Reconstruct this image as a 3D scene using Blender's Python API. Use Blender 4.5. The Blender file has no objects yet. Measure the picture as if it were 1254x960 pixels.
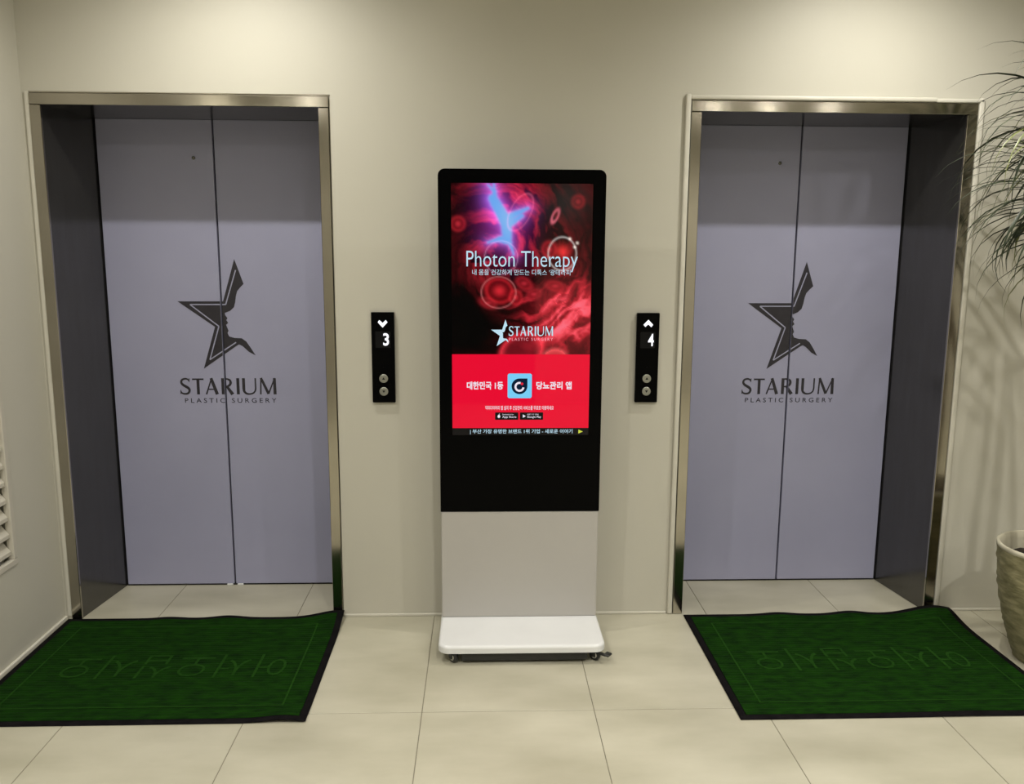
import bpy, bmesh, math, random
import numpy as np
from mathutils import Vector, Matrix, noise

random.seed(7)
S = bpy.context.scene
COL = S.collection

# ------------------------------------------------------------------ camera
cam = bpy.data.cameras.new('camera')
cam.sensor_fit = 'HORIZONTAL'
cam.sensor_width = 36.0
cam.lens = 1042.53 / 1254 * 36.0
cam.clip_start = 0.05
co = bpy.data.objects.new('camera', cam)
COL.objects.link(co)
yaw, pitch, roll = 0.0353, 0.1653, 0.0054
fw = Vector((math.sin(yaw)*math.cos(pitch), math.cos(yaw)*math.cos(pitch), -math.sin(pitch)))
rt = Vector((math.cos(yaw), -math.sin(yaw), 0))
up = rt.cross(fw)
r2 = rt*math.cos(roll) + up*math.sin(roll)
u2 = -rt*math.sin(roll) + up*math.cos(roll)
m = Matrix((r2, u2, -fw)).transposed().to_4x4()
m.translation = Vector((0, -3.535, 1.584))
co.matrix_world = m
S.camera = co

# ------------------------------------------------------------------ world, exposure, lights
w = bpy.data.worlds.new('world'); S.world = w; w.use_nodes = True
w.node_tree.nodes['Background'].inputs[0].default_value = (0.9, 0.95, 1.0, 1)
w.node_tree.nodes['Background'].inputs[1].default_value = 0.05
S.view_settings.view_transform = 'Standard'
S.view_settings.look = 'None'
S.view_settings.exposure = 0.0
S.view_settings.gamma = 1.0
S.view_settings.use_curve_mapping = False

CEIL = 2.90
WARM = (1.0, 0.965, 0.885)
# (x, y, power, cone degrees, radius)
DOWNLIGHTS = [(-0.93, -0.63, 74, 158, 0.018), (1.54, -0.63, 74, 158, 0.018),
              (-1.35, -2.6, 138, 160, 0.05), (0.35, -2.6, 138, 160, 0.05), (2.05, -2.6, 138, 160, 0.05),
              (2.75, -1.35, 62, 160, 0.05),
              (-1.55, -4.55, 92, 160, 0.05), (2.12, -4.55, 92, 160, 0.05), (2.62, -4.55, 66, 160, 0.05), (3.20, -4.55, 66, 160, 0.05)]
for i, (x, y, p, c, r) in enumerate(DOWNLIGHTS):
    l = bpy.data.lights.new('spot', 'SPOT')
    l.energy = p; l.color = WARM; l.spot_size = math.radians(c); l.spot_blend = 1.0; l.shadow_soft_size = r
    o = bpy.data.objects.new('spot', l); COL.objects.link(o)
    o.location = (x, y, CEIL - 0.035)

# ------------------------------------------------------------------ helpers
def lin(c):
    return tuple(((v/255)/12.92 if v/255 <= 0.04045 else ((v/255+0.055)/1.055)**2.4) for v in c)

def mat(name, col, rough=0.5, metal=0.0, spec=0.5, coat=0.0, emit=None, estr=1.0):
    M = bpy.data.materials.new(name); M.use_nodes = True
    b = M.node_tree.nodes['Principled BSDF']
    b.inputs['Base Color'].default_value = (*col, 1)
    b.inputs['Roughness'].default_value = rough
    b.inputs['Metallic'].default_value = metal
    b.inputs['Specular IOR Level'].default_value = spec
    b.inputs['Coat Weight'].default_value = coat
    if emit:
        b.inputs['Emission Color'].default_value = (*emit, 1)
        b.inputs['Emission Strength'].default_value = estr
    return M

def noisy(M, c1, c2, scale=4, detail=4, stretch=(1, 1, 1), rough=None, bump=0.0, bscale=None, world=True):
    """procedural colour variation, optional roughness range and bump"""
    nt = M.node_tree; N = nt.nodes; L = nt.links; b = N['Principled BSDF']
    if world:
        g = N.new('ShaderNodeNewGeometry'); src = g.outputs['Position']
    else:
        g = N.new('ShaderNodeTexCoord'); src = g.outputs['Object']
    mp = N.new('ShaderNodeMapping'); mp.inputs['Scale'].default_value = stretch
    L.new(src, mp.inputs['Vector'])
    n = N.new('ShaderNodeTexNoise'); n.inputs['Scale'].default_value = scale; n.inputs['Detail'].default_value = detail
    L.new(mp.outputs[0], n.inputs['Vector'])
    cr = N.new('ShaderNodeValToRGB')
    cr.color_ramp.elements[0].position = 0.3; cr.color_ramp.elements[0].color = (*c1, 1)
    cr.color_ramp.elements[1].position = 0.7; cr.color_ramp.elements[1].color = (*c2, 1)
    L.new(n.outputs['Fac'], cr.inputs['Fac']); L.new(cr.outputs['Color'], b.inputs['Base Color'])
    if rough:
        mr = N.new('ShaderNodeMapRange'); mr.inputs['To Min'].default_value = rough[0]; mr.inputs['To Max'].default_value = rough[1]
        L.new(n.outputs['Fac'], mr.inputs['Value']); L.new(mr.outputs[0], b.inputs['Roughness'])
    if bump:
        n2 = N.new('ShaderNodeTexNoise'); n2.inputs['Scale'].default_value = bscale or scale*8; n2.inputs['Detail'].default_value = 3
        L.new(mp.outputs[0], n2.inputs['Vector'])
        bp = N.new('ShaderNodeBump'); bp.inputs['Strength'].default_value = bump; bp.inputs['Distance'].default_value = 0.002
        L.new(n2.outputs['Fac'], bp.inputs['Height']); L.new(bp.outputs[0], b.inputs['Normal'])
    return M

M = {}
M['wall'] = noisy(mat('wall_paint', (0.6, 0.57, 0.48), 0.55), (0.475, 0.457, 0.392), (0.50, 0.482, 0.415), 1.3, 3, bump=0.08, bscale=120)
M['ceil'] = noisy(mat('ceiling_paint', (0.75, 0.73, 0.68), 0.8), (0.72, 0.71, 0.66), (0.76, 0.75, 0.70), 1.5)
M['bead'] = noisy(mat('pale_sealant', (0.7, 0.68, 0.6), 0.45), (0.53, 0.51, 0.44), (0.58, 0.56, 0.49), 10)
M['tile'] = noisy(mat('porcelain_tile', (0.55, 0.52, 0.42), 0.35), (0.355, 0.336, 0.255), (0.490, 0.468, 0.375), 2.0, 9, (1, 2.2, 1), (0.28, 0.42), 0.02, 60)
M['grout'] = noisy(mat('grout', (0.20, 0.185, 0.14), 0.9), (0.17, 0.16, 0.12), (0.23, 0.21, 0.16), 20)
M['steel'] = noisy(mat('brushed_steel', (0.5, 0.47, 0.40), 0.2, 1.0), (0.38, 0.355, 0.30), (0.45, 0.42, 0.36), 3, 3, (1, 1, 1), (0.09, 0.15))
M['darksteel'] = noisy(mat('dark_hairline_steel', (0.1, 0.1, 0.1), 0.3, 0.9), (0.125, 0.122, 0.113), (0.14, 0.137, 0.13), 5, 3, (6, 6, 1), (0.16, 0.24))
M['film'] = noisy(mat('lavender_grey_film', (0.34, 0.34, 0.42), 0.45), (0.305, 0.31, 0.44), (0.325, 0.33, 0.465), 3, 4, bump=0.03, bscale=40)
M['ink'] = noisy(mat('charcoal_print', (0.03, 0.027, 0.035), 0.5), (0.014, 0.012, 0.019), (0.020, 0.018, 0.026), 30)
M['black'] = mat('gap_black', (0.008, 0.008, 0.009), 0.8)
M['gloss'] = mat('black_glass', (0.002, 0.002, 0.002), 0.12, spec=0.03)
M['blackplastic'] = noisy(mat('black_plastic', (0.01, 0.01, 0.01), 0.4), (0.009, 0.009, 0.009), (0.014, 0.014, 0.014), 30)
M['panelwhite'] = noisy(mat('cream_kiosk_panel', (0.6, 0.58, 0.55), 0.35), (0.37, 0.355, 0.335), (0.39, 0.375, 0.355), 2)
M['white'] = noisy(mat('glossy_white', (0.8, 0.8, 0.8), 0.25), (0.64, 0.65, 0.66), (0.68, 0.69, 0.70), 5)
M['rubber'] = noisy(mat('black_rubber', (0.012, 0.011, 0.012), 0.85, spec=0.04), (0.004, 0.0035, 0.004), (0.008, 0.007, 0.008), 20, bump=0.1, bscale=200)
M['green'] = noisy(mat('green_carpet', (0.01, 0.06, 0.005), 0.95, spec=0.1), (0.0012, 0.0125, 0.0001), (0.005, 0.034, 0.0004), 18, 8, (1, 2, 1), bump=0.8, bscale=500)
M['green2'] = noisy(mat('light_green_carpet', (0.02, 0.08, 0.01), 0.95, spec=0.1), (0.006, 0.036, 0.0015), (0.011, 0.050, 0.003), 60, 6, bump=0.8, bscale=500)
M['btn'] = mat('brushed_button', (0.30, 0.30, 0.26), 0.3, 0.6)
M['chrome'] = mat('caster_metal', (0.5, 0.5, 0.5), 0.25, 1.0)
M['soil'] = noisy(mat('potting_soil', (0.02, 0.014, 0.01), 0.95), (0.012, 0.008, 0.006), (0.035, 0.024, 0.016), 60, bump=0.9, bscale=90)
M['rim'] = noisy(mat('pale_pot_rim', (0.5, 0.47, 0.36), 0.6), (0.44, 0.41, 0.31), (0.55, 0.52, 0.41), 20)
M['pot'] = noisy(mat('olive_stoneware', (0.3, 0.28, 0.16), 0.75), (0.13, 0.12, 0.055), (0.30, 0.275, 0.155), 16, 8, (1, 1, 3.2), bump=1.0, bscale=55)
M['bark'] = noisy(mat('plant_cane', (0.2, 0.15, 0.09), 0.85), (0.14, 0.10, 0.06), (0.26, 0.20, 0.13), 30, 4, (1, 1, 3), bump=0.8)
M['leaf'] = noisy(mat('leaf_green', (0.05, 0.07, 0.03), 0.5, spec=0.3), (0.012, 0.018, 0.009), (0.045, 0.060, 0.028), 9, 3)
M['leaf2'] = noisy(mat('leaf_yellow_green', (0.18, 0.2, 0.05), 0.4), (0.10, 0.125, 0.03), (0.20, 0.22, 0.07), 12, 3)
M['louvre'] = noisy(mat('beige_louvre', (0.5, 0.47, 0.40), 0.45), (0.48, 0.455, 0.39), (0.53, 0.50, 0.43), 6)

def glow(name, srgb, k=1.0):
    return mat(name, (0.001, 0.001, 0.001), 0.3, spec=0.1, emit=lin(srgb), estr=k)

def bm_new(): return bmesh.new()

def box(bm, x0, x1, y0, y1, z0, z1, bevel=0.0, seg=2):
    vs = bmesh.ops.create_cube(bm, size=1.0)['verts']
    for v in vs:
        v.co = Vector((x0 + (v.co.x+.5)*(x1-x0), y0 + (v.co.y+.5)*(y1-y0), z0 + (v.co.z+.5)*(z1-z0)))
    if bevel:
        es = list({e for v in vs for e in v.link_edges})
        bmesh.ops.bevel(bm, geom=es, offset=bevel, segments=seg, affect='EDGES', profile=0.5)

def obj(name, bm, m_, parent=None, smooth=False):
    me = bpy.data.meshes.new(name)
    if isinstance(bm, bmesh.types.BMesh):
        bmesh.ops.recalc_face_normals(bm, faces=bm.faces)
        bm.to_mesh(me); bm.free()
    else:
        me.from_pydata(*bm)
    if smooth: me.shade_smooth()
    o = bpy.data.objects.new(name, me); COL.objects.link(o)
    if m_: me.materials.append(m_)
    if parent: o.parent = parent
    return o

def empty(name, loc=(0, 0, 0), rz=0, label=None, cat=None, group=None, kind=None, parent=None):
    o = bpy.data.objects.new(name, None); COL.objects.link(o)
    o.empty_display_size = 0.05
    o.location = loc; o.rotation_euler = (0, 0, rz)
    if parent: o.parent = parent
    tag(o, label, cat, group, kind)
    return o

def tag(o, label=None, cat=None, group=None, kind=None):
    if label: o['label'] = label
    if cat: o['category'] = cat
    if group: o['group'] = group
    if kind: o['kind'] = kind
    return o

def struct(name, bm, m_, label, smooth=False):
    return tag(obj(name, bm, m_, None, smooth), label, name.split('_')[0], None, 'structure')

def prism_xz(bm, pts, y, depth, ):
    """polygon given in x,z extruded from y to y+depth"""
    f = bm.faces.new([bm.verts.new((x, y, z)) for x, z in pts])
    f.normal_update()
    if depth:
        r = bmesh.ops.extrude_face_region(bm, geom=[f])
        for v in r['geom']:
            if isinstance(v, bmesh.types.BMVert): v.co.y += depth
    bm.normal_update()
    bmesh.ops.triangulate(bm, faces=[f_ for f_ in bm.faces if len(f_.verts) > 4])

def rrect(cx, cz, wd, h, r, n=5, corners=(1, 1, 1, 1)):
    pts = []
    for k, (sx, sz, a0) in enumerate([(1, 1, 0), (-1, 1, 90), (-1, -1, 180), (1, -1, 270)]):
        rr = r if corners[k] else 0.0005
        for i in range(n+1):
            a = math.radians(a0 + 90*i/n)
            pts.append((cx + sx*(wd/2-rr) + rr*math.cos(a), cz + sz*(h/2-rr) + rr*math.sin(a)))
    return pts

def lathe(bm, prof, n=32, c=(0, 0, 0), axis='Z'):
    rings = []
    for r, z in prof:
        ring = []
        for i in range(n):
            a = 2*math.pi*i/n
            if axis == 'Z': p = (c[0]+r*math.cos(a), c[1]+r*math.sin(a), c[2]+z)
            elif axis == 'X': p = (c[0]+z, c[1]+r*math.cos(a), c[2]+r*math.sin(a))
            else: p = (c[0]+r*math.cos(a), c[1]+z, c[2]+r*math.sin(a))
            ring.append(bm.verts.new(p))
        rings.append(ring)
    for a, b in zip(rings, rings[1:]):
        for i in range(n):
            bm.faces.new((a[i], a[(i+1) % n], b[(i+1) % n], b[i]))
    for ring, rr in ((rings[0], prof[0][0]), (rings[-1], prof[-1][0])):
        bm.faces.new(ring)

def text_mesh(s, width=None, height=None, offset=0.0, spacing=1.0):
    """text as a triangulated flat mesh in x,y, centred at its box centre, fitted to width x height (metres)"""
    cu = bpy.data.curves.new('text', 'FONT')
    cu.body = s; cu.size = 1.0; cu.space_character = spacing; cu.offset = offset; cu.resolution_u = 3
    o = bpy.data.objects.new('text', cu); COL.objects.link(o)
    dg = bpy.context.evaluated_depsgraph_get()
    me = bpy.data.meshes.new_from_object(o.evaluated_get(dg))
    bpy.data.objects.remove(o); bpy.data.curves.remove(cu)
    vs = [tuple(v.co) for v in me.vertices]; fs = [tuple(p.vertices) for p in me.polygons]
    bpy.data.meshes.remove(me)
    if not vs: return [], []
    xs = [v[0] for v in vs]; ys = [v[1] for v in vs]
    x0, x1, y0, y1 = min(xs), max(xs), min(ys), max(ys)
    sx = width/(x1-x0) if width else None
    sy = height/(y1-y0) if height else None
    sx = sx or sy; sy = sy or sx
    cx, cy = (x0+x1)/2, (y0+y1)/2
    return [((x-cx)*sx, (y-cy)*sy) for x, y, _ in vs], fs

def text_xz(name, s, cx, cz, y, wd, h, m_, parent, offset=0.0, spacing=1.0):
    vs, fs = text_mesh(s, wd, h, offset, spacing)
    return obj(name, ([(cx+a, y, cz+b) for a, b in vs], [], fs), m_, parent)

# ------------------------------------------------------------------ setting: room shell
XL, XR, YF, YB = -1.80, 4.40, -5.60, 0.40
HZ = 2.18                     # top of the lift frames
O1 = (-1.770, -0.606)         # left lift frame, outer
O2 = (0.839, 2.012)           # right lift frame, outer
bm = bm_new()
box(bm, XL, O1[0], 0, 0.42, 0, HZ)
box(bm, O1[1], O2[0], 0, 0.42, 0, HZ)
box(bm, O2[1], XR, 0, 0.42, 0, HZ)
box(bm, XL, XR, 0, 0.42, HZ, CEIL)
struct('wall_back', bm, M['wall'], 'off-white plaster wall around the two lifts')
# left wall with an opening for the louvre cover
LY = (-1.15, -0.325); LZ = (0.375, 1.50)
bm = bm_new()
box(bm, XL-0.15, XL, YF, LY[0], 0, CEIL)
box(bm, XL-0.15, XL, LY[1], 0.42, 0, CEIL)
box(bm, XL-0.15, XL, LY[0], LY[1], 0, LZ[0])
box(bm, XL-0.15, XL, LY[0], LY[1], LZ[1], CEIL)
box(bm, XL-0.15, XL-0.09, LY[0], LY[1], LZ[0], LZ[1])
struct('wall_left', bm, M['wall'], 'off-white side wall left of the lifts')
bm = bm_new(); box(bm, XR, XR+0.15, YF, YB+0.02, 0, CEIL)
struct('wall_right', bm, M['wall'], 'off-white side wall beyond the plant')
bm = bm_new(); box(bm, 0.55, XR, YF-0.15, YF, 0, CEIL); box(bm, XL, -0.9, YF-0.15, YF, 0, CEIL); box(bm, -0.9, 0.55, YF-0.15, YF, 2.5, CEIL)
struct('wall_front', bm, M['wall'], 'off-white wall facing the lifts')
# dim corridor behind the opening in the facing wall
bm = bm_new()
box(bm, -0.9, 0.55, YF-2.6, YF-2.5, 0, 2.5); box(bm, -1.0, -0.9, YF-2.5, YF-0.15, 0, 2.5)
box(bm, 0.55, 0.65, YF-2.5, YF-0.15, 0, 2.5); box(bm, -0.9, 0.55, YF-2.5, YF-0.15, 2.5, 2.6); box(bm, -0.9, 0.55, YF-2.5, YF-0.0, -0.1, 0)
struct('wall_corridor', bm, M['darksteel'], 'dim corridor opening in the facing wall')
bm = bm_new(); box(bm, XL, XR, YF, YB+0.02, CEIL, CEIL+0.1)
struct('ceiling', bm, M['ceil'], 'white ceiling with recessed downlights')

# floor: grout bed + porcelain tiles 0.6 x 1.2 m
bm = bm_new(); box(bm, XL, XR, YF, YB+0.02, -0.12, -0.0014)
floor = struct('floor', bm, M['grout'], 'polished beige porcelain tile floor')
TX0, TY0 = -0.810, -0.794
tile_cache = {}
def tile(x0, x1, y0, y1):
    key = (round(x1-x0, 3), round(y1-y0, 3))
    if key not in tile_cache:
        b_ = bm_new(); box(b_, 0, x1-x0, 0, y1-y0, -0.010, 0, 0.0007, 1)
        o = obj('floor_tile', b_, M['tile'], floor); tile_cache[key] = o
    else:
        o = tile_cache[key].copy(); COL.objects.link(o); o.parent = floor
    o.location = (x0, y0, random.uniform(-0.0003, 0))
G = 0.0017
ks = [k for k in range(-2, 9)]
for k in ks:
    xa, xb = max(TX0+0.6*k+G, XL+0.002), min(TX0+0.6*(k+1)-G, XR-0.002)
    if xb-xa < 0.02: continue
    for j in range(-4, 1):
        ya, yb = max(TY0+1.2*j+G, YF+0.002), min(TY0+1.2*(j+1)-G, YB)
        if yb-ya > 0.02: tile(xa, xb, ya, yb)

# thin pale beads where wall meets floor
bm = bm_new()
for a, b in ((O1[1]+0.004, O2[0]-0.028), (O2[1]+0.028, XR)):
    box(bm, a, b, -0.007, 0.0, 0, 0.012, 0.002, 1)
struct('baseboard_back', bm, M['bead'], 'thin pale sealant bead under the lift wall')
bm = bm_new(); box(bm, XL, XL+0.012, YF, -0.005, 0, 0.018, 0.003, 1)
struct('baseboard_left', bm, M['bead'], 'thin pale sealant bead under the left wall')

# downlights in the ceiling
def downlight(x, y, lab):
    t = empty('downlight', (x, y, CEIL), 0, lab, 'light', 'recessed ceiling downlights')
    b_ = bm_new(); lathe(b_, [(0.045, -0.001), (0.062, -0.001), (0.062, -0.006), (0.047, -0.010), (0.045, -0.001)][:4], 28)
    obj('trim_ring', b_, M['white'], t, True)
    b_ = bm_new(); lathe(b_, [(0.044, -0.002), (0.044, -0.0105)], 24)
    obj('lamp_lens', b_, M['lens'], t)
M['lens'] = mat('lamp_lens', (0.8, 0.8, 0.8), 0.4, emit=(1.0, 0.95, 0.85), estr=110)
DL = ['above the left lift', 'above the right lift', 'left in the second row', 'middle of the second row', 'right in the second row',
      'above the potted plant', 'left of the corridor opening', 'right of the corridor opening', 'second to the right of the corridor opening', 'farthest to the right of the corridor opening']
for (x, y, *_), d in zip(DOWNLIGHTS, DL):
    downlight(x, y, 'round white recessed downlight ' + d)

# ------------------------------------------------------------------ lifts (doors of the setting)
EMB_OUT = [(0.0676, 1.5377), (0.1044, 1.4267), (0.0877, 1.4106), (0.0742, 1.3946), (0.0676, 1.373), (0.0631, 1.3449), (0.0565, 1.3223), (0.0389, 1.3062), (0.0145, 1.2964), (0.0156, 1.2867), (0.0253, 1.273), (0.0193, 1.2641), (0.0274, 1.2512), (0.0174, 1.2423), (0.0209, 1.2334), (0.0273, 1.2155), (0.022, 1.2058), (0.0292, 1.1895), (0.053, 1.1831), (0.0851, 1.1815), (0.1045, 1.1669), (0.1233, 1.1383), (0.1443, 1.1031), (0.1144, 1.1194), (0.0874, 1.1456), (0.0717, 1.1537), (0.0551, 1.1439), (-0.0925, 1.0421), (-0.0327, 1.2333), (-0.1938, 1.348), (0.0091, 1.3487)]
EMB_LINE = [(0.0716, 1.4886), (0.0203, 1.3343), (-0.139, 1.3338), (-0.0150, 1.2357), (-0.063, 1.0832), (0.0585, 1.1627)]

def quad2(bm, a, b, wa, wb, y):
    a = Vector(a); b = Vector(b); d = (b-a).normalized(); n = Vector((-d.y, d.x))
    ps = [a+n*wa/2, a-n*wa/2, b-n*wb/2, b+n*wb/2]
    bm.faces.new([bm.verts.new((p.x, y, p.y)) for p in ps])

def ribbon(bm, pts, ws, y):
    """smooth ribbon of varying width through pts (x,z)"""
    P = [Vector(p) for p in pts]; L_, R_ = [], []
    for i, p in enumerate(P):
        d = (P[min(i+1, len(P)-1)] - P[max(i-1, 0)]).normalized(); n = Vector((-d.y, d.x))*ws[i]/2
        L_.append(bm.verts.new(((p+n).x, y, (p+n).y))); R_.append(bm.verts.new(((p-n).x, y, (p-n).y)))
    for i in range(len(P)-1):
        bm.faces.new((L_[i], R_[i], R_[i+1], L_[i+1]))

def catmull(pts, n=5):
    out = []
    P = [Vector(p) for p in pts]; P = [2*P[0]-P[1]] + P + [2*P[-1]-P[-2]]
    for i in range(1, len(P)-2):
        for k in range(n):
            t = k/n
            out.append(tuple(0.5*((2*P[i]) + (-P[i-1]+P[i+1])*t + (2*P[i-1]-5*P[i]+4*P[i+1]-P[i+2])*t*t + (-P[i-1]+3*P[i]-3*P[i+1]+P[i+2])*t**3)))
    out.append(tuple(P[-2]))
    return out

def wordmark(x0, z0, s, y):
    """the flared capitals STARIUM; unit = 1/183 of cap height scaled by s; returns bmesh"""
    bm = bm_new(); k = [0]
    def T(p): return (x0+p[0]*s, z0+p[1]*s)
    def Q(a, b, wa, wb):
        k[0] += 1; quad2(bm, T(a), T(b), wa*s, wb*s, y - k[0]*1e-6)
    def C(pts, w0, w1, w2, n=5):
        k[0] += 1; c = catmull(pts, n); m_ = len(c)
        ws = [(w0+(w1-w0)*(i/(m_/2)) if i < m_/2 else w1+(w2-w1)*((i-m_/2)/(m_/2)))*s for i in range(m_)]
        ribbon(bm, [T(p) for p in c], ws, y - k[0]*1e-6)
    # S 0..115
    C([(103, 152), (84, 172), (55, 176), (24, 162), (17, 132), (34, 108), (66, 88), (96, 66), (102, 38), (84, 12), (50, 6), (20, 14), (6, 34)], 14, 31, 14)
    Q((103, 138), (104, 180), 6, 10); Q((7, 52), (5, 6), 8, 10)
    # T 140..260
    Q((138, 171), (262, 171), 17, 17); Q((200, 176), (200, 0), 32, 32)
    Q((142, 180), (138, 160), 8, 3); Q((258, 180), (262, 160), 8, 3); 
    # A 275..425
    Q((352, 183), (288, 0), 14, 17); Q((346, 183), (408, 0), 33, 36); Q((308, 58), (392, 58), 14, 14)
    # R 455..590
    Q((474, 183), (474, 0), 33, 33)
    C([(480, 174), (520, 174), (552, 160), (560, 132), (546, 102), (512, 88), (484, 86)], 14, 30, 13); Q((515, 94), (578, 0), 26, 40)
    # I 625..660
    Q((641, 183), (641, 0), 33, 33)
    # U 685..845
    Q((704, 183), (704, 62), 32, 32); Q((835, 183), (835, 62), 17, 17)
    C([(704, 68), (708, 34), (732, 10), (768, 4), (806, 14), (828, 38), (835, 68)], 32, 17, 17)
    # M 885..1065
    Q((897, 183), (890, 0), 15, 17); Q((897, 186), (977, 6), 27, 31); Q((1050, 186), (977, 6), 13, 17); Q((1047, 183), (1049, 0), 32, 34)
    return bm

def split_at(bm, x, side, gap=0.0042):
    """keep the part of bm on one side of the seam"""
    b2 = bm.copy()
    bmesh.ops.bisect_plane(b2, geom=b2.verts[:]+b2.edges[:]+b2.faces[:], plane_co=(x+side*gap, 0, 0), plane_no=(1, 0, 0),
                           clear_outer=(side < 0), clear_inner=(side > 0))
    return b2

DY = 0.364
def lift(name, label, X0, X1, seam, dx, side):
    t = empty(name, ((X0+X1)/2, 0, 0), 0, label, 'door', None, 'structure')
    ox = (X0+X1)/2
    def add(nm, bm_, m_, par=None, smooth=False):
        for v in bm_.verts:
            v.co.x -= ox
        return obj(nm, bm_, m_, par or t, smooth)
    JW = 0.043
    for a, b in ((X0+0.0015, X0+JW), (X1-JW, X1-0.0015)):
        b_ = bm_new(); box(b_, a, b, -0.010, 0.004, 0.001, 2.134, 0.0015, 1); add('jamb', b_, M['steel'])
    b_ = bm_new(); box(b_, X0+0.0015, X1-0.0015, -0.010, 0.004, 2.136, HZ-0.0015, 0.0015, 1); add('header', b_, M['steel'])
    # slanting dark side panels of the reveal
    dl, dr = X0+0.085, X1-0.095
    for xa, xb, sg in ((X0+JW-0.004, dl-0.001, -1), (X1-JW+0.004, dr+0.001, 1)):
        b_ = bm_new()
        vs = [(xa, 0.005), (xb, DY+0.012), (xb+sg*0.012, DY+0.012), (xa+sg*0.012, 0.005)]
        lo = [b_.verts.new((x, y, 0.001)) for x, y in vs]; hi = [b_.verts.new((x, y, 2.136)) for x, y in vs]
        b_.faces.new(lo); b_.faces.new(hi)
        for i in range(4): b_.faces.new((lo[i], lo[(i+1) % 4], hi[(i+1) % 4], hi[i]))
        add('side_panel', b_, M['darksteel'])
    b_ = bm_new(); box(b_, X0+0.005, X1-0.005, 0.005, DY+0.03, 2.137, 2.17); add('soffit', b_, M['darksteel'])
    b_ = bm_new(); box(b_, X0+0.03, X1-0.03, DY+0.022, DY+0.032, 0.0, 2.137); add('gap_shade_sheet', b_, M['black'])  # black sheet puts the darkness behind the door gaps into colour
    # printed artwork, cut at the seam
    em = bm_new(); prism_xz(em, [(seam+dx+x, z) for x, z in EMB_OUT], DY-0.0012, 0)
    ln = bm_new()
    LW = 0.0052
    pts = [(seam+dx+x, z) for x, z in EMB_LINE]
    for q, (a, b) in enumerate(zip(pts, pts[1:])): quad2(ln, a, b, LW, LW, DY-0.0016-q*1e-5)
    wm = wordmark(seam+dx-0.205, 0.923, 0.00041, DY-0.0012)
    tv, tf = text_mesh('PLASTIC SURGERY', 0.416, 0.0215, 0.0, 1.5)
    tx = bm_new(); vv = [tx.verts.new((seam+dx+0.022+a, DY-0.0012, 0.8945+b)) for a, b in tv]
    for f in tf:
        try: tx.faces.new([vv[i] for i in f])
        except ValueError: pass
    for sd, a, b in ((-1, dl+0.004, seam-0.0038), (1, seam+0.0038, dr-0.004)):
        b_ = bm_new(); box(b_, a, b, DY, DY+0.02, 0.008, 2.137, 0.0015, 1)
        pn = add('door_panel', b_, M['film'])
        add('star_emblem', split_at(em, seam, sd), M['ink'], pn)
        add('emblem_inline', split_at(ln, seam, sd), M['film'], pn)
        add('wordmark', split_at(wm, seam, sd), M['ink'], pn)
        add('small_lettering', split_at(tx, seam, sd), M['ink'], pn)
        if sd < 0:
            kx = -1.266 if side < 0 else 1.3366
            b_ = bm_new(); lathe(b_, [(0.008, 0), (0.008, -0.002), (0.005, -0.003)], 14, (kx, DY, 1.975), 'Y'); add('release_key_cover', b_, M['darksteel'], pn)
    for b0 in (em, ln, wm, tx): b0.free()
    b_ = bm_new(); box(b_, dl, dr, DY+0.004, DY+0.021, 0.0003, 0.0065); add('gap_shade_strip', b_, M['black'])  # black strip, paints the gap under the doors as dark shade
    return t, add

d1, add1 = lift('door_1', 'left lift entrance with lavender-grey doors printed with a star', *O1, -1.178, 0.0, -1)
d2, add2 = lift('door_2', 'right lift entrance with lavender-grey doors printed with a star', *O2, 1.431, -0.012, 1)
for xx in (-1.199, -1.150):
    b_ = bm_new(); box(b_, xx-0.016, xx+0.012, DY-0.008, DY-0.001, 0.0005, 0.010, 0.002, 1); add1('seam_foot_block', b_, M['white'])  # small white blocks at the foot of the door seam
# sealant around the frames
b_ = bm_new(); box(b_, O1[0]-0.018, O1[0], -0.007, 0.001, 0.014, HZ+0.006, 0.003, 2)
add1('sealant_bead', b_, M['bead'])
b_ = bm_new(); box(b_, O1[0]-0.010, O1[1]+0.004, -0.004, 0.0, HZ, HZ+0.006, 0.0015, 1)
add1('drip_edge', b_, M['steel'])
b_ = bm_new()
box(b_, O2[0]-0.024, O2[0]-0.002, -0.014, 0.001, 0.001, HZ+0.024, 0.006, 3)
box(b_, O2[1]+0.002, O2[1]+0.024, -0.014, 0.001, 0.001, HZ+0.020, 0.006, 3)
box(b_, O2[0]-0.004, 1.84, -0.014, 0.001, HZ+0.002, HZ+0.020, 0.006, 3)
box(b_, 1.835, O2[1]+0.022, -0.014, 0.001, HZ-0.000, HZ+0.016, 0.005, 3)
add2('plaster_bead', b_, M['bead'], None, True)

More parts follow.
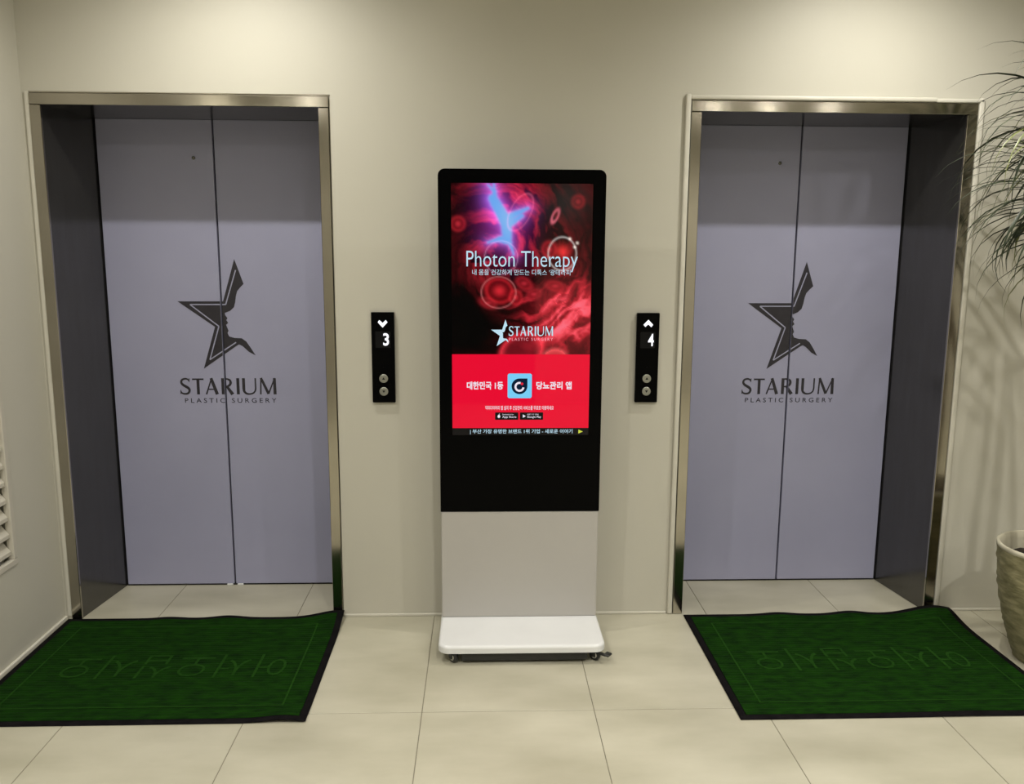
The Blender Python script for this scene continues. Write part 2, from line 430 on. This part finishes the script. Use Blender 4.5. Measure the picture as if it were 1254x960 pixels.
# ------------------------------------------------------------------ louvred cover in the left wall
g = empty('louvre_grille', (XL, (LY[0]+LY[1])/2, LZ[0]), 0, 'beige louvred vent cover recessed in the left wall', 'vent')
yc = (LY[0]+LY[1])/2; hw = (LY[1]-LY[0])/2; hz = LZ[1]-LZ[0]
b_ = bm_new()
for a, b, c, d in ((-hw+.001, hw-.001, 0.001, 0.026), (-hw+.001, hw-.001, hz-0.026, hz-.001), (-hw+.001, -hw+0.026, 0.026, hz-0.026), (hw-0.026, hw-.001, 0.026, hz-0.026)):
    box(b_, -0.022, 0.004, a, b, c, d, 0.003, 2)
obj('grille_frame', b_, M['louvre'], g)
b_ = bm_new(); box(b_, -0.088, -0.046, -hw+.002, hw-.002, 0.002, hz-.002); obj('grille_back', b_, M['louvre'], g)
sl = None; z = 0.045
while z < hz-0.07:
    if sl is None:
        b_ = bm_new()
        vs = [(-0.040, 0.062), (-0.002, 0.014), (-0.002, 0.0), (-0.008, 0.0), (-0.041, 0.046)]
        A = [b_.verts.new((x, -hw+0.028, q)) for x, q in vs]; B = [b_.verts.new((x, hw-0.028, q)) for x, q in vs]
        b_.faces.new(A); b_.faces.new(B)
        for i in range(5): b_.faces.new((A[i], A[(i+1) % 5], B[(i+1) % 5], B[i]))
        sl = o = obj('slat', b_, M['louvre'], g)
    else:
        o = sl.copy(); COL.objects.link(o); o.parent = g
    o.location = (-0.004, 0, z); z += 0.068

# ------------------------------------------------------------------ hall call panels
def hall_panel(xc, label, digit, up_arrow):
    t = empty('call_panel', (xc, 0, 0.952), 0, label, 'lift panel', 'black lift call panels')
    b_ = bm_new(); box(b_, -0.0475, 0.0475, -0.018, -0.0005, 0, 0.377, 0.003, 2); obj('housing', b_, M['gloss'], t)
    b_ = bm_new()
    if not up_arrow:
        prism_xz(b_, [(0, 0.314), (0.020, 0.336), (0.013, 0.345), (0, 0.333), (-0.013, 0.345), (-0.020, 0.336)], -0.0188, 0.0005)
    else:
        prism_xz(b_, [(0, 0.349), (0.020, 0.328), (0.013, 0.318), (0, 0.330), (-0.012, 0.319), (-0.020, 0.328)], -0.0188, 0.0005)
    obj('direction_arrow', b_, M['digit'], t)
    text_xz('floor_number', digit, 0.013, 0.265, -0.0188, 0.024, 0.052, M['digit'], t, 0.02)
    b_ = bm_new(); prism_xz(b_, rrect(0.0, 0.264, 0.062, 0.068, 0.003), -0.0184, 0.0004); obj('display_window', b_, M['smoke'], t)
    b_ = bm_new(); lathe(b_, [(0.002, 0), (0.002, -0.001)], 10, (0, -0.018, 0.150), 'Y'); obj('sensor_dot', b_, M['smoke'], t)
    for z in (0.102, 0.048):
        b_ = bm_new(); lathe(b_, [(0.018, -0.001), (0.018, -0.004), (0.0155, -0.005)], 28, (0, -0.018, z), 'Y')
        bt = obj('call_button', b_, M['btn'], t)
        b_ = bm_new()
        s_ = 1 if z > 0.08 else -1
        prism_xz(b_, [(0, z+0.006*s_), (0.006, z-0.004*s_), (-0.006, z-0.004*s_)], -0.0236, 0.0004)
        obj('button_arrow', b_, M['smoke'], bt)
    return t
M['digit'] = glow('white_led', (250, 250, 255), 1.3)
M['smoke'] = mat('smoked_display', (0.006, 0.006, 0.0065), 0.4, spec=0.1)
hall_panel(-0.410, 'black lift call panel showing floor 3, left of the screen kiosk', '3', False)
hall_panel(0.690, 'black lift call panel showing floor 4, right of the screen kiosk', '4', True)

# ------------------------------------------------------------------ mats
def lift_mat(label, x0, x1, y0, y1, bumps, front_bumps, text_cx, text_w):
    cx = (x0+x1)/2
    t = empty('entrance_mat', (cx, (y0+y1)/2, 0), 0, label, 'mat', 'green welcome mats before the lifts')
    cyy = (y0+y1)/2
    def H(x, y):
        h = 0.0
        for bx, a, s in bumps: h += a*math.exp(-((x-bx)/s)**2)*math.exp(-((y1-y)/0.11)**2)
        for bx, a, s in front_bumps: h += a*math.exp(-((x-bx)/s)**2)*math.exp(-((y-y0)/0.07)**2)
        return h
    def grid(xa, xb, ya, yb, nx, ny, zf, thick):
        b_ = bm_new()
        top = [[b_.verts.new((xa+(xb-xa)*i/nx-cx, ya+(yb-ya)*j/ny-cyy, zf(xa+(xb-xa)*i/nx, ya+(yb-ya)*j/ny))) for i in range(nx+1)] for j in range(ny+1)]
        for j in range(ny):
            for i in range(nx): b_.faces.new((top[j][i], top[j][i+1], top[j+1][i+1], top[j+1][i]))
        if thick:
            ring = [top[0][i] for i in range(nx+1)] + [top[j][nx] for j in range(1, ny+1)] + [top[ny][i] for i in range(nx-1, -1, -1)] + [top[j][0] for j in range(ny-1, 0, -1)]
            low = [b_.verts.new((v.co.x, v.co.y, v.co.z-thick)) for v in ring]
            n = len(ring)
            for i in range(n): b_.faces.new((ring[i], low[i], low[(i+1) % n], ring[(i+1) % n]))
        return b_
    ox, oy = (x0+x1)/2, (y0+y1)/2
    obj('rubber_backing', grid(x0, x1, y0, y1, 70, 44, lambda x, y: 0.0055+H(x, y), 0.0045), M['rubber'], t, True)
    B = 0.026
    ny = 44*4
    prof = [-0.0008, 0.0012, 0.0022, 0.0012]
    ya, yb = y0+B, y1-B
    def ribz(x, y):
        j = round((y-ya)/(yb-ya)*ny)
        return 0.0078 + prof[j % 4] + H(x, y) + 0.0004*noise.noise((x*60, y*60, 0))
    obj('ribbed_carpet', grid(x0+B, x1-B, ya, yb, 60, ny, ribz, 0.002), M['green'], t)
    # pressed border line
    b_ = bm_new(); a = 0.095; lw = 0.007
    for (p, q, r_, s_) in ((x0+a, x1-a, y0+a, y0+a+lw), (x0+a, x1-a, y1-a-lw, y1-a), (x0+a, x0+a+lw, y0+a+lw, y1-a-lw), (x1-a-lw, x1-a, y0+a+lw, y1-a-lw)):
        nx = max(1, int((q-p)/0.02)); nyy = max(1, int((s_-r_)/0.02))
        vs = [[b_.verts.new((p+(q-p)*i/nx-cx, r_+(s_-r_)*j/nyy-cyy, 0.0102+H(p+(q-p)*i/nx, r_+(s_-r_)*j/nyy))) for i in range(nx+1)] for j in range(nyy+1)]
        for j in range(nyy):
            for i in range(nx): b_.faces.new((vs[j][i], vs[j][i+1], vs[j+1][i+1], vs[j+1][i]))
    obj('border_line', b_, M['green2'], t)
    # greeting, to be read by people coming out of the lift
    vs, fs = text_mesh('어서오십시오', text_w, 0.185, -0.006)
    tyc = -0.46-cyy
    obj('greeting_lettering', ([(text_cx-cx-a_, tyc-b, 0.0104) for a_, b in vs], [], fs), M['green2'], t)
    return t
lift_mat('green ribbed mat with black rubber border before the left lift, against the left wall', -1.782, -0.600, -0.853, -0.014,
         [(-1.35, 0.006, 0.07), (-1.10, 0.010, 0.08), (-0.62, 0.030, 0.12)], [(-0.68, 0.012, 0.08)], -1.175, 0.85)
lift_mat('green ribbed mat with black rubber border before the right lift, beside the plant pot', 0.884, 2.072, -0.874, -0.030,
         [(1.30, 0.008, 0.08), (1.62, 0.012, 0.08), (1.99, 0.034, 0.13)], [(1.7, 0.004, 0.2)], 1.475, 0.85)

# ------------------------------------------------------------------ kiosk
KX, KY = 0.153, -0.20
k = empty('screen_kiosk', (KX, KY, 0), 0, 'tall black advertising screen kiosk on a white wheeled base', 'kiosk')
PW = 0.645
b_ = bm_new(); prism_xz(b_, rrect(0, (0.535+1.888)/2, PW, 1.888-0.535, 0.026, 6, (1, 1, 0, 0)), 0, 0.055); obj('screen_housing', b_, M['gloss'], k)
b_ = bm_new(); box(b_, -PW/2+0.002, PW/2-0.002, 0.0015, 0.055, 0.080, 0.5335, 0.004, 2); obj('lower_cabinet', b_, M['panelwhite'], k)
# base slab, rounded
b_ = bm_new()
pts = rrect(0, 0, PW+0.004, 0.42, 0.045, 8)
vs = [b_.verts.new((x, y-0.055, 0.050)) for x, y in pts]; f = b_.faces.new(vs)
r_ = bmesh.ops.extrude_face_region(b_, geom=[f])
for v in r_['geom']:
    if isinstance(v, bmesh.types.BMVert): v.co.z = 0.0795
bmesh.ops.recalc_face_normals(b_, faces=b_.faces)
es = [e for e in b_.edges if abs(e.verts[0].co.z-0.0795) < 1e-5 and abs(e.verts[1].co.z-0.0795) < 1e-5]
bmesh.ops.bevel(b_, geom=es, offset=0.011, segments=4, affect='EDGES', profile=0.5)
obj('base_slab', b_, M['white'], k, False)
b_ = bm_new(); box(b_, -0.235, 0.255, -0.250, 0.13, 0.013, 0.0498, 0.002, 1); obj('under_slab_shade', b_, M['blackplastic'], k)  # black block added to stand in for the shadow under the slab
def caster(x, y, brake):
    c = empty('caster', (x, y, 0), 0, parent=k)
    b_ = bm_new(); lathe(b_, [(0.010, -0.010), (0.0205, -0.009), (0.0225, -0.005), (0.0225, 0.005), (0.0205, 0.009), (0.010, 0.010)], 24, (0, 0, 0.0228), 'X'); obj('wheel', b_, M['blackplastic'], c, True)
    b_ = bm_new(); lathe(b_, [(0.010, -0.0125), (0.013, -0.0105), (0.013, 0.0105), (0.010, 0.0125)], 16, (0, 0, 0.0228), 'X'); obj('hub', b_, M['chrome'], c, True)
    b_ = bm_new()
    for sx in (-1, 1):
        box(b_, sx*0.0150-0.0012, sx*0.0150+0.0012, -0.010, 0.012, 0.018, 0.046, 0.001, 1)
    box(b_, -0.016, 0.016, -0.012, 0.016, 0.0435, 0.0495, 0.001, 1)
    obj('fork', b_, M['blackplastic'], c)
    c.rotation_euler = (0, 0, math.radians(38 if x < 0 else 52))
    if brake:
        b_ = bm_new(); box(b_, -0.009, 0.009, -0.052, -0.012, 0.030, 0.036, 0.002, 1); box(b_, -0.015, 0.015, -0.068, -0.044, 0.034, 0.044, 0.003, 1)
        obj('brake_lever', b_, M['blackplastic'], c)
caster(-0.265, -0.232, False); caster(0.288, -0.226, True)
caster(-0.265, 0.125, False); caster(0.288, 0.125, False)

# --- picture on the screen: a light-emitting panel, colours computed per vertex
SX0, SX1, SZ0, SZ1 = -0.272, 0.272, 0.853, 1.835     # in kiosk x (relative to KX) and z
def uv(px, py):
    """u,v in picture units: picture is 170 wide, 308 high; returns kiosk-local x,z"""
    return (SX0 + (SX1-SX0)*px/170.0, SZ1 - (SZ1-SZ0)*py/308.0)
PH = 206
NX, NY = 128, 156
X_, Y_ = np.meshgrid(np.linspace(0, 170, NX+1), np.linspace(0, PH, NY+1))
def vnoise(x, y, seed=0):
    rs = np.random.RandomState(seed); g_ = rs.rand(64, 64)
    xi = np.floor(x).astype(int); yi = np.floor(y).astype(int); fx = x-xi; fy = y-yi
    fx = fx*fx*(3-2*fx); fy = fy*fy*(3-2*fy)
    a = g_[yi % 64, xi % 64]; b = g_[yi % 64, (xi+1) % 64]; c = g_[(yi+1) % 64, xi % 64]; d = g_[(yi+1) % 64, (xi+1) % 64]
    return (a*(1-fx)+b*fx)*(1-fy)+(c*(1-fx)+d*fx)*fy
def fbm(x, y, seed=0, o=4):
    s_, a_, t_ = 0, 1.0, 0
    for i in range(o): s_ = s_+a_*vnoise(x*2**i+7*i, y*2**i+3*i, seed+i); t_ += a_; a_ *= 0.55
    return s_/t_
def G2(cx, cy, sx, sy=None, ang=0):
    sy = sy or sx; a = math.radians(ang); dx = X_-cx; dy = Y_-cy
    u_ = dx*math.cos(a)+dy*math.sin(a); v_ = -dx*math.sin(a)+dy*math.cos(a)
    return np.exp(-(u_/sx)**2-(v_/sy)**2)
def ringv(cx, cy, rx, ry, wd, ang=0):
    a = math.radians(ang); dx = X_-cx; dy = Y_-cy
    u_ = (dx*math.cos(a)+dy*math.sin(a))/rx; v_ = (-dx*math.sin(a)+dy*math.cos(a))/ry
    r_ = np.sqrt(u_**2+v_**2); return np.exp(-((r_-1)*min(rx, ry)/wd)**2), (r_ < 1).astype(float)
# streaks that swirl round a centre near the title
ddx, ddy = X_-60, Y_-95
rad = np.sqrt(ddx**2+ddy**2)+1e-3; th = np.arctan2(ddy, ddx)
warp = fbm(X_/34, Y_/34, 3)*2.2
strk = fbm(rad/9+warp*1.5+th*2.0+40, th*1.6+warp+9, 11, 4)
strk = np.clip((strk-0.42)*3.0, 0, 1)
red = 0.05 + 0*X_
red = red + 1.15*strk*(0.04+1.1*G2(135, 155, 52, 44, -25)+0.55*G2(45, 70, 26, 70, 18)+0.5*G2(100, 60, 40, 45)+0.35*G2(70, 15, 70, 26))
red = red + 0.62*G2(138, 158, 30, 46, -40)*fbm(X_/8+warp*3, Y_/20, 21) * 1.6
dark = np.clip(1-1.15*G2(15, 175, 62, 44)-0.5*G2(10, 110, 24, 60)-0.75*G2(95, 116, 34, 13)-0.35*G2(20, 25, 30, 22)-0.5*G2(120, 30, 30, 30), 0.03, 1)
red = red*dark
red = np.clip(red, 0, 2)**1.35*1.05
colr = np.stack([red, red*0.035 + 0.10*np.clip(red-0.55, 0, 1), red*0.06 + 0.12*np.clip(red-0.55, 0, 1)], -1)
def addc(mask, c, k_=1.0):
    global colr
    colr = colr + mask[..., None]*np.array(c)*k_
def over(mask, c):
    global colr
    colr = colr*(1-mask[..., None]) + mask[..., None]*np.array(c)
# cells
for (cx, cy, rx, ry, an, br) in ((8, 48, 8, 8, 0, .5), (58, 128, 16, 14, 20, .75), (78, 136, 7, 8, 0, .6), (152, 21, 7, 7, 0, .55), (126, 122, 10, 5, 10, .5), (44, 143, 9, 5, 20, .45), (100, 132, 8, 5, -20, .4), (88, 119, 9, 6, 30, .5), (118, 78, 8, 9, 0, .55), (135, 137, 9, 5, -30, .4)):
    rg, ins = ringv(cx, cy, rx, ry, 2.2, an)
    over(ins*0.55, (0.14, 0.0, 0.003)); addc(rg, (0.40*br, 0.008, 0.012)); addc(G2(cx, cy, rx*0.45, ry*0.45), (0.8*br, 0.02, 0.03))
rg, ins = ringv(85, 203, 26, 20, 3.2, -35); addc(rg, (0.75, 0.03, 0.05)); over(ins*0.5, (0.30, 0.01, 0.02))
rg, ins = ringv(128, 212, 15, 12, 2.5, 10); over(ins*0.8, (0.75, 0.05, 0.06)); addc(rg, (0.3, 0.05, 0.05))
rg, ins = ringv(125, 38, 3.2, 8, 1.1, 25); addc(rg, (0.75, 0.15, 0.2))
# dark upper right patch
over(0.55*G2(140, 20, 26, 26)*(X_ > 100), (0.03, 0.03, 0.028))
# glow and luminous figure with raised arms
addc(G2(62, 42, 26, 34, -10), (0.30, 0.02, 0.24), 0.8); addc(G2(48, 22, 12, 26, -15), (0.10, 0.05, 0.40), 0.7)
def seg(ax, ay, bx, by, wa, wb):
    px, py = X_-ax, Y_-ay; dx, dy = bx-ax, by-ay; t_ = np.clip((px*dx+py*dy)/(dx*dx+dy*dy), 0, 1)
    d_ = np.sqrt((px-t_*dx)**2+(py-t_*dy)**2); return d_-(wa+(wb-wa)*t_)
sd = np.minimum.reduce([seg(51, 1, 52, 24, 1.0, 5.0), seg(50, 18, 66, 46, 5.5, 7.5), seg(66, 46, 67, 66, 6.5, 5.5), seg(66, 42, 92, 29, 6, 1.5), seg(66, 50, 84, 38, 5, 3),
                        seg(64, 64, 44, 70, 4, 1.0), seg(67, 64, 72, 76, 3.5, 1.5), seg(72, 74, 75, 84, 1.4, 0.8), seg(44, 2, 52, 10, 0.6, 2.5), seg(58, 66, 70, 70, 3.5, 3)])
fig = 1/(1+np.exp(np.clip(sd*1.3, -30, 30))); halo = np.exp(-np.clip(sd, 0, 99)/5.0)
addc(halo, (0.32, 0.10, 0.55), 0.9)
over(np.clip(fig, 0, 1), (0.16, 0.42, 0.95))
over(np.clip(fig, 0, 1)*G2(68, 44, 10, 22, -15)*0.5, (0.35, 0.62, 0.95))
# fine orbit lines and bubble
for (cx, cy, rx, ry, an, c) in ((83, 34, 12, 24, 28, (0.30, 0.05, 0.09)), (60, 88, 20, 20, 0, (0.25, 0.12, 0.2)), (57, 130, 21, 19, 0, (0.35, 0.10, 0.10))):
    rg, _ = ringv(cx, cy, rx, ry, 0.8, an); addc(rg, c, 0.9)
rg, ins = ringv(134, 83, 17, 20, 0.9, 0); addc(rg, (0.38, 0.36, 0.34)); 
addc(G2(134, 80, 7, 7), (0.75, 0.03, 0.03))
for (cx, cy) in ((143, 65), (152, 70), (149, 75)): addc(G2(cx, cy, 1.5), (0.9, 0.8, 0.7))
colr = np.clip(colr, 0, 1.05)

verts = []; faces = []
for j in range(NY+1):
    for i in range(NX+1):
        x, z = uv(X_[j, i], Y_[j, i]); verts.append((x, -0.0015, z))
for j in range(NY):
    for i in range(NX):
        a = j*(NX+1)+i; faces.append((a, a+NX+1, a+NX+2, a+1))
sc = obj('screen', (verts, [], faces), None, k)
ca = sc.data.color_attributes.new('picture', 'FLOAT_COLOR', 'POINT')
flat = np.concatenate([colr.reshape(-1, 3), np.ones(((NX+1)*(NY+1), 1))], 1).astype(np.float32).ravel()
ca.data.foreach_set('color', flat)
Ms = mat('lit_screen_picture', (0.002, 0.002, 0.002), 0.04, spec=0.22)
at = Ms.node_tree.nodes.new('ShaderNodeAttribute'); at.attribute_name = 'picture'
bs = Ms.node_tree.nodes['Principled BSDF']
Ms.node_tree.links.new(at.outputs['Color'], bs.inputs['Emission Color']); bs.inputs['Emission Strength'].default_value = 0.9
sc.data.materials.append(Ms)
def srf(name, c, k_=1.0): return mat(name, (0.002, 0.002, 0.002), 0.04, spec=0.22, emit=lin(c), estr=k_)
E_red = srf('lit_red', (232, 10, 48)); E_ttl = srf('lit_pale_blue', (190, 222, 238)); E_wht = srf('lit_white', (235, 228, 240))
E_ico = srf('lit_sky_blue', (120, 205, 245)); E_navy = srf('lit_navy', (8, 30, 52)); E_blk = srf('lit_black', (10, 8, 10)); E_pink = srf('lit_pink', (255, 170, 185))
E_dot = srf('lit_dot', (225, 40, 60)); E_grn = srf('lit_yellow', (205, 215, 70))
def sp_text(nm, s, px0, px1, py0, py1, m_, off=0.0, y=-0.0032, spc=1.0):
    xa, za = uv(px0, py0); xb, zb = uv(px1, py1)
    return text_xz(nm, s, (xa+xb)/2, (za+zb)/2, y, xb-xa, za-zb, m_, sc, off, spc)
def sp_rect(nm, px0, px1, py0, py1, m_, r=0.0008, y=-0.0022):
    xa, za = uv(px0, py0); xb, zb = uv(px1, py1)
    b_ = bm_new(); prism_xz(b_, rrect((xa+xb)/2, (za+zb)/2, xb-xa, za-zb, r), y, 0); return obj(nm, b_, m_, sc)
sp_rect('red_banner', 0, 170, PH, 299, E_red)
sp_rect('ticker_strip', 0, 170, 299.2, 308, E_blk)
sp_text('title_lettering', 'Photon Therapy', 18, 153, 80, 105, E_ttl, -0.006)
sp_text('subtitle_lettering', "내 몸을 건강하게 만드는 디톡스 '광테라피'", 25, 146, 102, 109, E_ttl, 0.0, -0.0034)
# star and wordmark on the picture
b_ = bm_new()
def PX(x, z): # emblem space -> picture
    return uv(48+(x+0.194)/0.3*20, 163+(1.538-z)/0.5*33)
prism_xz(b_, [PX(min(x, 0.12), z) for x, z in EMB_OUT], -0.0032, 0); obj('star_emblem', b_, E_ttl, sc)
x0_, z0_ = uv(69.5, 183); wm = wordmark(0, 0, 1.0, 0)
ws_ = (uv(124, 0)[0]-x0_)/1065
for v in wm.verts: v.co = Vector((x0_+v.co.x*ws_, -0.0032+v.co.y*0.3, z0_+v.co.z*ws_*1.25))
obj('wordmark', wm, E_ttl, sc)
sp_text('small_lettering', 'PLASTIC SURGERY', 70, 124, 185.5, 189, E_pink, 0.0, -0.0032, 1.4)
# banner contents
sp_text('banner_lettering', '대한민국 1등', 18, 63, 240, 250, E_wht, 0.03)
sp_text('banner_lettering', '당뇨관리 앱', 104, 148, 240, 250, E_wht, 0.03)
sp_rect('app_icon', 68.5, 98.5, 230, 261, E_ico, 0.008, -0.0028)
xc, zc = uv(83.2, 246)
b_ = bm_new(); R0 = 0.0315
pts = [(xc+R0, zc+R0)] + [(xc+R0*math.cos(math.radians(a)), zc+R0*math.sin(math.radians(a))) for a in range(90, 361, 10)]
prism_xz(b_, pts, -0.0032, 0); obj('icon_drop', b_, E_navy, sc)
b_ = bm_new(); ribbon(b_, [(xc+0.016*math.cos(math.radians(a)), zc-0.002+0.016*math.sin(math.radians(a))) for a in range(75, 361, 12)], [0.008]*24, -0.0036); obj('icon_letter', b_, E_wht, sc)
b_ = bm_new(); prism_xz(b_, [(xc+0.010+0.0055*math.cos(a*math.pi/6), zc+0.010+0.0055*math.sin(a*math.pi/6)) for a in range(12)], -0.0040, 0); obj('icon_dot', b_, E_dot, sc)
sp_text('fine_print', '닥터다이어리 앱 설치 후 건강관리 서비스를 무료로 이용하세요', 41, 126, 270.5, 276, E_wht, 0.01)
for (a, l1, l2) in ((53, 'Download on the', 'App Store'), (84, 'GET IT ON', 'Google Play')):
    sp_rect('store_badge', a, a+29, 279, 288.5, E_blk, 0.003, -0.0028)
    sp_text('badge_lettering', l1, a+9, a+23, 280.8, 282.4, E_wht)
    sp_text('badge_lettering', l2, a+9, a+26.5, 283.4, 286.8, E_wht, 0.01)
xa, za = uv(57.8, 283.8)
b_ = bm_new(); prism_xz(b_, [(xa+0.0055*math.cos(a*math.pi/7), za+0.0065*math.sin(a*math.pi/7)-0.001) for a in range(14)], -0.0034, 0); quad2(b_, (xa, za+0.006), (xa+0.003, za+0.010), 0.002, 0.002, -0.0034); obj('badge_symbol', b_, E_wht, sc)
xa, za = uv(88.8, 283.8)
b_ = bm_new(); prism_xz(b_, [(xa-0.004, za+0.007), (xa+0.008, za), (xa-0.004, za-0.007)], -0.0034, 0); obj('badge_symbol', b_, E_wht, sc)
sp_text('ticker_lettering', '| 부산 가장 유명한 브랜드 1위 기업 - 새로운 이야기', 22, 150, 300.5, 306.8, E_ttl, 0.01)
xa, za = uv(160, 303.6)
b_ = bm_new(); prism_xz(b_, [(xa-0.008, za+0.008), (xa+0.010, za), (xa-0.008, za-0.008)], -0.0034, 0); obj('ticker_arrow', b_, E_grn, sc)

# ------------------------------------------------------------------ plant
PXc, PYc = 2.205, -0.47
pot = empty('plant_pot', (PXc, PYc, 0), 0, 'tall olive stoneware plant pot with rough carved sides at right', 'pot')
b_ = bm_new(); NR, NZ = 56, 44
prof = lambda q: 0.100 + 0.092*(1-(1-q)**1.9)
rings = []
for j in range(NZ+1):
    q = j/NZ; z = 0.001+0.452*q; ring = []
    for i in range(NR):
        a = 2*math.pi*i/NR
        d_ = noise.noise((math.cos(a)*3, math.sin(a)*3, z*42))
        r_ = prof(q) + 0.005*(abs(d_)*2-0.6) - 0.003*math.exp(-q/0.03)
        ring.append(b_.verts.new((r_*math.cos(a), r_*math.sin(a), z)))
    rings.append(ring)
for A, B in zip(rings, rings[1:]):
    for i in range(NR): b_.faces.new((A[i], A[(i+1) % NR], B[(i+1) % NR], B[i]))
b_.faces.new(rings[0])
obj('pot_body', b_, M['pot'], pot, True)
b_ = bm_new(); lathe(b_, [(0.190, 0.448), (0.1965, 0.456), (0.196, 0.466), (0.190, 0.470), (0.184, 0.466), (0.181, 0.440), (0.172, 0.395)], 56); obj('pot_rim', b_, M['rim'], pot, True)
# remove caps of the rim (keep it open)
me = pot.children[-1].data
bb = bmesh.new(); bb.from_mesh(me)
bmesh.ops.delete(bb, geom=[f for f in bb.faces if len(f.verts) > 10], context='FACES'); bb.to_mesh(me); bb.free()
pl = empty('dragon_plant', (PXc, PYc, 0.40), 0, 'slender-leaved dragon plant arching out of the stoneware pot', 'plant')
b_ = bm_new(); n_ = 30
cv = b_.verts.new((0, 0, 0.012))
prev = None
for rr, zz in ((0.06, 0.010), (0.12, 0.006), (0.176, 0.0)):
    ring = [b_.verts.new((rr*math.cos(2*math.pi*i/n_), rr*math.sin(2*math.pi*i/n_), zz+random.uniform(-0.004, 0.004))) for i in range(n_)]
    for i in range(n_):
        if prev is None: b_.faces.new((cv, ring[i], ring[(i+1) % n_]))
        else: b_.faces.new((prev[i], ring[i], ring[(i+1) % n_], prev[(i+1) % n_]))
    prev = ring
so = tag(obj('soil', b_, M['soil'], pot, True), None, None, None, 'stuff'); so.location = (0, 0, 0.40)
def cane(pts, r0, r1):
    b_ = bm_new(); prev = None; n = 10
    P = [Vector(p) for p in catmull3(pts)]
    for q, p in enumerate(P):
        d = (P[min(q+1, len(P)-1)]-P[max(q-1, 0)]).normalized(); a = d.orthogonal().normalized(); c = d.cross(a)
        rr = r0+(r1-r0)*q/(len(P)-1); rr *= 1+0.06*((q % 2)*2-1)
        ring = [b_.verts.new(p+a*rr*math.cos(2*math.pi*i/n)+c*rr*math.sin(2*math.pi*i/n)) for i in range(n)]
        if prev:
            for i in range(n): b_.faces.new((prev[i], ring[i], ring[(i+1) % n], prev[(i+1) % n]))
        prev = ring
    b_.faces.new(prev)
    obj('cane', b_, M['bark'], pl, True)
def catmull3(pts, n=6):
    P = [Vector(p) for p in pts]; P = [2*P[0]-P[1]]+P+[2*P[-1]-P[-2]]; out = []
    for i in range(1, len(P)-2):
        for q in range(n):
            t = q/n; out.append(0.5*((2*P[i])+(-P[i-1]+P[i+1])*t+(2*P[i-1]-5*P[i]+4*P[i+1]-P[i+2])*t*t+(-P[i-1]+3*P[i]-3*P[i+1]+P[i+2])*t**3))
    out.append(P[-2]); return out
def leaf(origin, az, el, L, wd, droop, m_):
    """a thin strap leaf, folded along its midrib"""
    n = 9; b_ = bm_new(); p = Vector(origin); dirh = Vector((math.cos(az), math.sin(az), 0)); side = Vector((-math.sin(az), math.cos(az), 0))
    e = el; rows = []
    tw = random.uniform(-0.5, 0.5)
    for i in range(n+1):
        t = i/n; ww = wd*(0.35+0.65*math.sin(math.pi*min(1, t*1.1+0.12)))*(1-t**4*0.93)
        d = dirh*math.cos(e)+Vector((0, 0, math.sin(e)))
        s2 = (side*math.cos(tw*t)+Vector((0, 0, 1))*math.sin(tw*t))
        nrm = s2.cross(d).normalized()
        # keep clear of wall and ceiling
        q = Vector(p)
        rows.append((b_.verts.new(q-s2*ww/2-nrm*ww*0.15), b_.verts.new(q), b_.verts.new(q+s2*ww/2-nrm*ww*0.15)))
        p = p+d*L/n; e -= droop/n*(0.5+1.2*t)
        if p.y > -PYc-0.02: p.y = -PYc-0.02
    for A, B in zip(rows, rows[1:]):
        b_.faces.new((A[0], A[1], B[1], B[0])); b_.faces.new((A[1], A[2], B[2], B[1]))
    return obj('leaf', b_, m_, pl, True)
crowns = [((-0.06, 0.0, 1.66), 88, 0.50), ((-0.09, -0.03, 1.42), 130, 0.49), ((-0.02, -0.06, 1.26), 76, 0.44)]
cane([(0.0, 0.0, 0.0), (0.01, 0.01, 0.5), (0.0, -0.01, 1.1), crowns[0][0]], 0.022, 0.013)
cane([(-0.05, -0.03, 0.0), (-0.06, -0.05, 0.4), (-0.045, -0.04, 0.9), crowns[1][0]], 0.018, 0.011)
cane([(0.06, 0.03, 0.0), (0.09, 0.05, 0.4), crowns[2][0]], 0.017, 0.011)
for (c, n, L0) in crowns:
    for i in range(n):
        t = (i+0.5)/n
        az = i*2.39996+random.uniform(-0.2, 0.2); az -= 0.35*math.sin(az-math.pi)
        el = math.radians(80-95*t+random.uniform(-8, 8))
        L = L0*random.uniform(0.8, 1.12)*(0.85+0.25*math.sin(math.pi*t))
        o = leaf((c[0]+0.012*math.cos(az), c[1]+0.012*math.sin(az), c[2]-0.09*t), az, el, L, random.uniform(0.015, 0.022), random.uniform(1.5, 2.6), M['leaf2'] if random.random() < 0.18 else M['leaf'])
